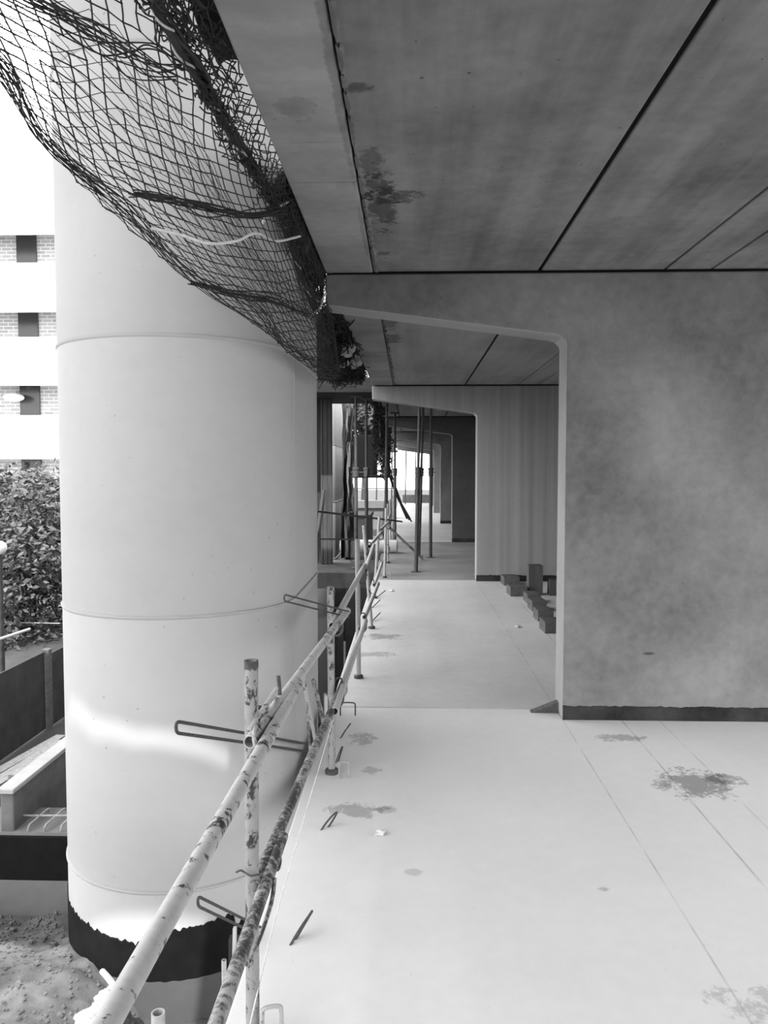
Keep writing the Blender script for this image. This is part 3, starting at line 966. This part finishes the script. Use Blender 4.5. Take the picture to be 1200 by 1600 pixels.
staple((532, 1118), (555, 1118), .085, .0045, 'dusty rebar staple at the first wall line', 'rebar')
staple((410, 1630), (440, 1625), .10, .0065, 'bent rebar staple at the foot of the closest upright', 'tube')
staple((598, 905), (610, 905), .12, .006, 'dusty rebar staple at the second wall line')
for (px, py, lx, lab) in ((589, 934, .10, 'thin rebar end lying beside the fifth upright'), (582, 950, .08, 'thin rebar end lying just before the fifth upright'), (581, 972, .08, 'thin rebar end lying beyond the fourth upright')):
    p = onz(px, py, 0)
    bar('rebar_offcut', p + Vector((0, 0, .006)), p + Vector((lx, .28, .05)), .006, M['rebar'], lab, 'rebar', 8, 'rebar offcuts on the deck edge')
# crumbs of pale debris on the deck
for (px, py, lab) in ((593, 1304, 'pale scrap of paper on the deck near the camera'), (612, 924, 'pale pebble of rubble before the second wall line'), (809, 980, 'pale scrap of rubble in the second bay')):
    p = onz(px, py, 0); b = MB(); b.sphere(p + Vector((0, 0, .008)), .018 * (1 + p.y / 9), 8, 6, .5, .6)
    tag(b.build('rubble_scrap', M['paper']), lab, 'rubble', 'scraps on the deck')
# cord strung along the deck edge below the rails
bar('slack_cord', [(-.40, 1.6, .14), (-.425, 2.3, .16), (-.42, 3.0, .20), (-.395, 4.0, .30), (-.385, 5.9, .42)], None, .002, M['rope'], 'pale slack cord strung along the deck edge below the rails', 'cord')

# ------------------------------------------------------------------ telescopic steel props
def prop(x, y, top, label, lean=0.0, z0=0.0):
    e = empty('steel_prop', (x, y, z0)); tag(e, label, 'prop', 'telescopic steel props')
    a = Vector((x, y, z0)); t = Vector((x + lean, y, top)); mid = a.lerp(t, 1.62 / (top - z0))
    b = MB(); b.tube([a, mid], .032, 14); b.build('outer_tube', M['prop'], e, smooth=True)
    b = MB(); b.tube([mid, t], .024, 14); b.build('inner_tube', M['prop'], e, smooth=True)
    b = MB(); b.box(-.075, .075, -.075, .075, 0, .008, mat=Matrix.Translation(a)); b.build('base_plate', M['prop'], e)
    b = MB(); b.box(-.10, .10, -.10, .10, -.010, -.001, mat=Matrix.Translation(t))
    b.box(-.10, .10, -.012, .012, -.03, -.01, mat=Matrix.Translation(t)); b.build('head_plate', M['prop'], e)
    b = MB(); b.lathe([(.036, -.10), (.046, -.095), (.046, .02), (.054, .025), (.054, .06), (.034, .065)], mid, 16)
    co = b.build('collar', M['rebar'], e, smooth=True)
    b = MB(); b.tube([mid + Vector((-.09, 0, -.02)), mid + Vector((.09, 0, -.02))], .008, 8)
    h = b.build('handle', M['rebar'], co, smooth=True); h.location = (0, 0, 0)
prop(-.87, 12.75, 2.86, 'left steel prop of the pair under the landing soffit')
prop(-.72, 13.2, 2.86, 'right steel prop of the pair under the landing soffit')
prop(-.40, 13.6, HC - .008, 'steel prop by the deck edge, beside the two under the landing soffit', .02)
prop(-.285, 16.4, HC - .008, 'steel prop by the deck edge, farther back and left of the leaning group')
prop(.125, 12.3, HC, 'leaning steel prop standing closest of the group of three', .055)
prop(.20, 14.6, HC, 'leaning steel prop crossing behind the closest of the group of three', .08)
prop(.42, 14.4, HC, 'upright steel prop on the right of the group of three')
bar('brace_pole', at(608, 824, 13.2), onz(660, 873, .02), .022, M['tube'], 'slanting pale pole propped against the guardrail among the props', 'pole')

# ------------------------------------------------------------------ things on the far deck
b = MB(); b.tube([(-1.35, 15.3, .13), (-.9, 15.25, .13), (-.22, 15.2, .13)], .13, 20)
o = b.build('rolled_sheeting', M['rope'], smooth=True); tag(o, 'pale roll of sheeting lying across the deck edge behind the guardrail', 'roll')
bar('rebar_rod', at(488, 798, 9.0), at(628, 815, 12.6), .014, M['rebar'], 'long thick dark rebar rod reaching from the pier to the guardrail', 'rebar')
bar('rebar_rod', at(488, 842, 5.15), at(553, 843, 5.885), .006, M['rebar'], 'thin dark rebar rod level from the pier to the third upright', 'rebar')
# boards standing on the landing beside the pier
b = MB(); b.box(-1.66, -1.36, 13.55, 13.62, 0, 2.86); tag(b.build('formwork_panel', M['panel'], bevel=.004), 'darkest tall formwork panel on the landing, tight behind the massive pier', 'panel')
b = MB(); b.box(-1.52, -1.32, 13.30, 13.36, 0, 2.86)
for x in (-1.50, -1.42, -1.345): b.box(x, x + .012, 13.285, 13.30, 0, 2.86)
tag(b.build('formwork_panel', M['panel_grey'], bevel=.004), 'grey ribbed tall formwork panel on the landing, before the bright far pier', 'panel')
flat('leaning_plank', (-1.62, 12.9, 0), (-1.46, 13.2, 1.3), .05, .03, M['panel_grey'], 'thin plank leaning on the formwork panels at the landing', 'plank')
# ragged sheeting hanging beside the bright pier
def strip(px0, px1, py0, py1, Y, mat, lab, seed):
    rows = []
    for k in range(15):
        t = k / 14
        sw = 1.2 * math.sin(t * 4 + seed)
        rows.append([at(px0 + (px1 - px0) * j / 4 + sw, py0 + (py1 - py0) * t, Y + .05 * math.sin(j * 2 + t * 5)) for j in range(5)])
    return tag(sheet('hanging_sheeting', rows, mat, None, .01, .03, seed), lab, 'sheeting', 'ragged sheeting hung beside the far pier')
strip(534, 545, 628, 872, 14.6, M['panel'], 'dark strip of sheeting hung right against the bright far pier', 1)
strip(541, 551, 628, 690, 14.4, M['sheet_pale'], 'short pale strip of sheeting at the landing soffit', 2)
strip(543, 553, 690, 800, 14.5, M['sheet_pale'], 'long pale strip of sheeting beside the left steel prop', 3)
strip(539, 556, 800, 874, 14.3, M['panel_grey'], 'grey strip of sheeting low beside the left steel prop', 4)
# dark loading platform hung outside the deck and the dark skip under it
b = MB(); b.box(-1.62, -.98, 21.5, 24.5, 1.50, 2.62); b.box(-1.66, XE, 21.4, 24.6, 1.44, 1.52); b.box(-1.62, XE - .03, 23.8, 24.0, 2.62, 2.75)
tag(b.build('loading_platform', M['black'], bevel=.01), 'dark boarded loading platform hung outside the deck past the third wall', 'platform')
b = MB(); b.box(-2.2, XE - .01, 26.6, 27.0, -.6, .60); b.box(-2.2, XE - .01, 26.5, 27.1, .36, .62)
b.box(-2.15, -2.0, 26.6, 27.0, -1.1, -.58)
tag(b.build('parapet', M['foundation'], bevel=.01), 'pale concrete parapet ledge beyond the landing', 'parapet')
b = MB(); b.box(-1.40, -.86, 17.0, 18.6, -.9, .62); b.box(-1.42, -.84, 16.98, 18.62, .58, .66); b.box(-1.40, -.86, 17.0, 18.6, -4.2, -.9)
tag(b.build('rubbish_bin', M['grey_box'], bevel=.01), 'tall dark steel bin outside the deck behind the guardrail', 'bin')
for i, (x, y, h, lab) in enumerate(((-1.3, 30.5, 1.45, 'thin scaffold standard against the bright sky, left of the steel props'), (-.75, 33.5, 2.8, 'thin scaffold standard against the bright sky, at the end of the deck edge'), (-.15, 38.5, 3.4, 'thin scaffold standard against the bright sky, left of the leaning props'), (.35, 39.5, 3.4, 'thin scaffold standard seen between the leaning props'))):
    z0 = -1.1 if x < XE else 0
    bar('scaffold_standard', (x, y, z0), (x + .05, y, z0 + h + (1.1 if z0 else 0)), .03, M['prop'], lab, 'tube', 8, 'scaffold standards at the far end')
for (z, lab) in ((.95, 'lower thin scaffold ledger across the bright end'), (1.62, 'upper thin scaffold ledger across the bright end')):
    bar('scaffold_ledger', (-2.2, 30.55, z), (XE + .1, 30.55, z), .022, M['prop'], lab, 'tube', 8, 'scaffold ledgers at the far end')
b = MB(); b.box(-.3, 2.2, 40.3, 40.6, 0, .42)
tag(b.build('block_upstand', M['foundation']), 'low concrete upstand closing the far end of the deck', 'upstand')

# ------------------------------------------------------------------ timber blocks in the second bay
def block(x0, x1, y0, y1, h, lab, mat='block', rz=0.0, grp='dark timber blocks in the second bay'):
    q = MB(); q.box(-(x1 - x0) / 2, (x1 - x0) / 2, -(y1 - y0) / 2, (y1 - y0) / 2, 0, h)
    for k in range(3):
        yy = -(y1 - y0) / 2 + (y1 - y0) * (k + .5) / 3
        q.box(-(x1 - x0) / 2 + .01, (x1 - x0) / 2 - .01, yy - .012, yy + .012, h, h + .006)
    o = q.build('timber_block', M[mat], bevel=.004)
    o.location = ((x0 + x1) / 2, (y0 + y1) / 2, 0); o.rotation_euler.z = rz
    return tag(o, lab, 'block', grp)
p = onz(837, 930, 0)
block(p.x - .092, p.x + .092, p.y, p.y + .18, .385, 'dark timber block standing on end before the second wall')
p = onz(868, 931, 0)
block(p.x - .075, p.x + .075, p.y, p.y + .18, .20, 'short dark timber block half hidden behind the near wall')
for (px, py, lab) in ((810, 932, 'dark block at the near end of the row against the second wall'), (799, 915, 'middle dark block of the row against the second wall'), (793, 904, 'dark block at the far end of the row, touching the second wall')):
    p = onz(px, py, 0); block(p.x - .11, p.x + .11, p.y, p.y + (.30), .12, lab, 'block_y', .05)
for (px, py, lab) in ((864, 990, 'dark block nearest the camera in the slanting row by the near wall'), (852, 971, 'second dark block from the camera in the slanting row by the near wall'), (842, 955, 'third dark block from the camera in the slanting row by the near wall'), (834, 943, 'last dark block of the slanting row by the near wall')):
    p = onz(px, py, 0); block(p.x - .085, p.x + .085, p.y, p.y + .27, .115, lab, 'block_y', .04)
p = onz(868, 1112, 0)
b = MB(); b.prism([(-.16, 0), (.05, 0), (.05, .075), (.02, .075)], 1, -.03, .03)
o = b.build('timber_wedge', M['block_y'], bevel=.003); o.location = (p.x - .01, p.y, 0); tag(o, 'dark timber wedge on the deck at the foot of the near wall end', 'wedge')

# ------------------------------------------------------------------ outside, lower left
YBM = 4.45
b = MB(); b.box(-9, -1.868, YBM, YBM + .3, -1.2, -.862); structure(b.build('wall_foundation', M['foundation'], bevel=.008))
b = MB(); b.box(-9, -1.868, YBM - .006, YBM + .3, -.862, -.585)
structure(b.build('wall_foundation', M['bitumen'], bevel=.01))
b = MB(); b.box(-9, -1.868, YBM, YBM + .34, -.585, -.565); structure(b.build('trim_ledge', M['foundation']))
b = MB(); b.box(-2.46, -2.375, 4.46, 13, -1.2, -.33); structure(b.build('wall_retaining', M['retaining'], bevel=.01))
b = MB(); b.box(-2.47, -2.365, 4.44, 13, -.33, -.30); structure(b.build('trim_cap', M['cap'], bevel=.006))
for k in range(5):
    x = -2.30 + k * .10
    lab = 'rusty rebar stirrup on the black foundation ledge, ' + ('outermost from the pier', 'second outermost', 'middle of five', 'second from the pier', 'closest to the pier')[k]
    bar('foundation_stirrup', [(x, YBM + .02, -.60), (x + .01, YBM + .02, -.535), (x + .02, YBM + .08, -.525), (x + .03, YBM + .24, -.525), (x + .03, YBM + .26, -.58)], None, .006, M['rebar_pale'], lab, 'rebar', 8, 'stirrups on the foundation ledge')
bar('foundation_bar', (-2.4, YBM + .12, -.518), (-1.7, YBM + .14, -.518), .006, M['rebar_pale'], 'straight rebar lying through the stirrups on the foundation ledge', 'rebar')
# planks behind the retaining wall
for i, (a, b_, w_, lab) in enumerate((((-20, 1218), (96, 1152), .10, 'plank lying closest to the dark fence behind the retaining wall'), ((0, 1222), (100, 1160), .13, 'thick pale plank in the middle of the pile behind the retaining wall'), ((-10, 1232), (60, 1190), .07, 'plank end lying low against the retaining wall cap'), ((20, 1216), (110, 1162), .08, 'top plank of the pile behind the retaining wall'))):
    za = -.90 + .07 * i
    A = onz(*a, za); B_ = onz(*b_, za)
    flat('timber_plank', A, B_, w_, .05, M['plank'], lab, 'plank', 'planks behind the retaining wall')
# dark fence
fe = empty('site_fence', (-3.7, 6.6, -1.1)); tag(fe, 'dark mesh site fence with posts beyond the plank pile', 'fence')
b = MB(); b.box(-3.81, -3.79, 5.0, 7.8, -1.08, -.27, mat=None); b.build('mesh_panel', M['hoarding'], fe)
b = MB(); b.box(-3.79, -3.77, 7.9, 13, -1.08, -.31); b.build('mesh_panel', M['hoarding'], fe)
for yy in (7.85, 9.9, 12.0, 5.4):
    b = MB(); b.box(-3.82, -3.75, yy - .035, yy + .035, -1.1, -.25); b.build('post', M['post'], fe)
# hedge, parked white van far behind, rails
b = MB()
for k in range(26):
    b.sphere((-9.4 + rnd.uniform(-.9, 1.2), 16 + k * .22, -1.1 + rnd.uniform(.15, .45)), rnd.uniform(.3, .5), 10, 7, .8, .4)
tag(b.build('clipped_hedge', M['hedge'], smooth=True), 'low dark clipped hedge beyond the site fence', 'hedge')
b = MB(); b.box(-16.5, -11.5, 27, 28.5, -1.1, -.55); b.box(-15.8, -12.5, 27.2, 28.3, -.55, -.15)
for x in (-15.5, -12.4):
    b.lathe([(.3, 0), (.3, .2)], (x, 26.9, -.85), 14)
tag(b.build('parked_car', M['white'], bevel=.15), 'white parked car glimpsed under the tree', 'car')
bar('fence_rail', at(-20, 1005, 8.0), at(46, 983, 9.5), .018, M['rope'], 'thin pale rail slanting above the site fence', 'rail')
bar('overhead_wire', at(-20, 972, 12.0), at(95, 974, 12.0), .006, M['rope'], 'thin pale wire level across the tree', 'wire')
# street lamp
lp = at(-1, 856, 9.0)
le = empty('street_lamp', (lp.x, lp.y, -1.1)); tag(le, 'white globe street lamp cut by the picture edge before the tree', 'lamp')
b = MB(); b.sphere(lp, .085, 24, 16); b.build('globe', M['globe'], le, smooth=True)
b = MB(); b.tube([(lp.x, lp.y, -1.1), (lp.x, lp.y, lp.z - .075)], .03, 10); b.build('pole', M['prop'], le, smooth=True)

# trees
def tree(c, rx, ry, rz, n, size, trunk, label, mats, name='tree', seed=1):
    rg = random.Random(seed)
    e = empty(name, (c[0], c[1], -1.1)); tag(e, label, 'tree')
    b = MB()
    clumps = []
    for k in range(70):
        q = Vector((rg.gauss(0, 1), rg.gauss(0, 1), rg.gauss(0, 1))).normalized() * rg.random() ** .4
        clumps.append(Vector((c[0] + q.x * rx, c[1] + q.y * ry, c[2] + q.z * rz)))
    for k in range(n):
        cl = rg.choice(clumps)
        p = cl + Vector((rg.gauss(0, rx * .13), rg.gauss(0, ry * .13), rg.gauss(0, rz * .11)))
        d = Vector((rg.gauss(0, 1), rg.gauss(0, 1), rg.gauss(-.3, .6))).normalized()
        s = d.cross(Vector((rg.gauss(0, 1), rg.gauss(0, 1), rg.gauss(0, 1)))).normalized()
        L = size * rg.uniform(.7, 1.4); W = L * .22
        b.add([p, p + d * L * .5 + s * W, p + d * L, p + d * L * .5 - s * W], [(0, 1, 2, 3)])
    b.build('crown', mats[0], e, fix=False)
    b = MB(); b.tube(smoothpath([(c[0], c[1], -1.1), (c[0] + .1, c[1], c[2] - rz * .5), (c[0] - .05, c[1], c[2] + rz * .2)], 5), trunk, 10, r1=trunk * .4); b.build('trunk', M['bark'], e, smooth=True)
    b = MB()
    for k in range(14):
        cl = rg.choice(clumps)
        st = Vector((c[0], c[1], c[2] - rz * rg.uniform(.1, .6)))
        b.tube(smoothpath([st, st.lerp(cl, .5) + Vector((0, 0, .15)), cl], 5), trunk * .35, 6, r1=trunk * .08)
    b.build('branches', M['bark'], e, smooth=True)
tree((-6.4, 12.6, .15), 1.9, 1.5, 1.55, 20000, .11, .09, 'pale green leafy tree in front of the white apartment block', [M['leaf']], seed=2)
tree((-11.9, 23.5, -.1), 2.6, 1.6, 1.6, 7000, .24, .12, 'darker leafy tree behind the pale one by the apartment block', [M['leaf_dark']], seed=5)
tree((-2.6, 44, 4.6), 2.6, 2, 2.2, 6000, .36, .16, 'dark tree seen through the gap under the landing soffit', [M['leaf_dark']], seed=9)

# white apartment block
BY = 31.0
ab = empty('apartment_building', (-18, BY, -1.1)); tag(ab, 'white apartment block with deep balconies behind the trees', 'building')
X0, X1 = -27.0, -11.0
OPEN = [(.70, 2.14), (3.92, 5.14), (7.08, 8.10), (10.05, 11.2)]
b = MB(); b.box(X0, X1, BY + 1.5, BY + 9, -1.1, 17); b.build('wall', M['brick'], ab)
zs = [-1.1] + [z for o_ in OPEN for z in o_] + [17.0]
for k in range(0, len(zs), 2):
    b = MB(); b.box(X0, X1, BY, BY + .18, zs[k], zs[k + 1]); b.box(X0, X1, BY + .18, BY + 1.5, zs[k + 1] - .30, zs[k + 1] - .02)
    b.build('balcony_parapet', M['white'], ab)
for (z0, z1) in OPEN:
    for xw in (-16.55, -20.1, -23.6):
        b = MB(); b.box(xw, xw + .85, BY + 1.42, BY + 1.52, z0 - 1.0, z1 + .6); b.build('window', M['glass_dark'], ab)
b = MB(); b.sphere((-16.6, BY + 1.0, 4.75), .42, 14, 9, .42); tag(b.build('awning', M['white'], ab, smooth=True), 'white awning')

# foot of the pier: stub, stakes, bag, rubble
b = MB(); c = at(247, 1582, 2.55); b.pipe((c.x, c.y, -1.1), (c.x, c.y, c.z), .0235, 20, .8, .15)
tag(b.build('scaffold_tube', M['tube_clean'], smooth=True), 'upright pale scaffold tube stub with open top below the nearest upper rail', 'tube')
c = at(350, 1500, 3.0); b = MB(); b.pipe((c.x, c.y, -1.1), (c.x, c.y, c.z), .010, 12, .75, .1)
tag(b.build('scaffold_tube', M['tube_clean'], smooth=True), 'thin short tube with open top standing at the pier foot', 'tube')
c = at(367, 1449, 3.15)
flat('timber_stake', (c.x - .02, c.y, -1.1), c, .02, .015, M['stake'], 'thin pale timber stake standing beside the deck edge', 'stake')
c = at(372, 1460, 3.3)
b = MB(); b.box(c.x - .035, c.x + .05, 3.26, 3.30, -1.1, c.z); tag(b.build('edge_board', M['panel'], bevel=.003), 'dark board standing beside the deck edge behind the stake', 'board')
def bag(px, py, Y, r_, sq, lab, seed):
    c = at(px, py, Y); q = MB(); q.sphere(c, r_, 22, 14, sq, .7)
    for i, v in enumerate(q.v):
        n_ = mnoise.noise_vector(Vector(v) * 16 + Vector((seed, 0, 0))) * r_ * .25
        q.v[i] = tuple(Vector(v) + n_)
    tag(q.build('plastic_bag', M['plastic']), lab, 'bag', 'plastic bags on the soil bank')
bag(176, 1560, 3.15, .055, .8, 'white crumpled plastic bag by the black pier foot', 1)
bag(150, 1590, 3.05, .06, .6, 'greyish white plastic bag lower on the soil bank', 2)
b = MB(); b.tube(smoothpath([at(160, 1518, 3.4), at(176, 1538, 3.25), at(184, 1565, 3.12)], 6), .014, 8); tag(b.build('plastic_strip', M['plastic'], smooth=True), 'white plastic strip draped from the pier foot to the bag', 'strip')
b = MB()
for k in range(2600):
    x = rnd.uniform(-2.9, -1.2); yy = rnd.uniform(2.6, 4.42)
    if (x - pcx) ** 2 + (yy - pcy) ** 2 < (PR + .04) ** 2:
        continue
    s = rnd.uniform(.003, .011) * (2.2 if rnd.random() < .07 else 1)
    b.sphere((x, yy, gz(x, yy) + s * .3), s, 6, 4, .7, .7)
tag(b.build('gravel', M['soil']), 'loose gravel and stones scattered on the soil bank', 'gravel', kind='stuff')
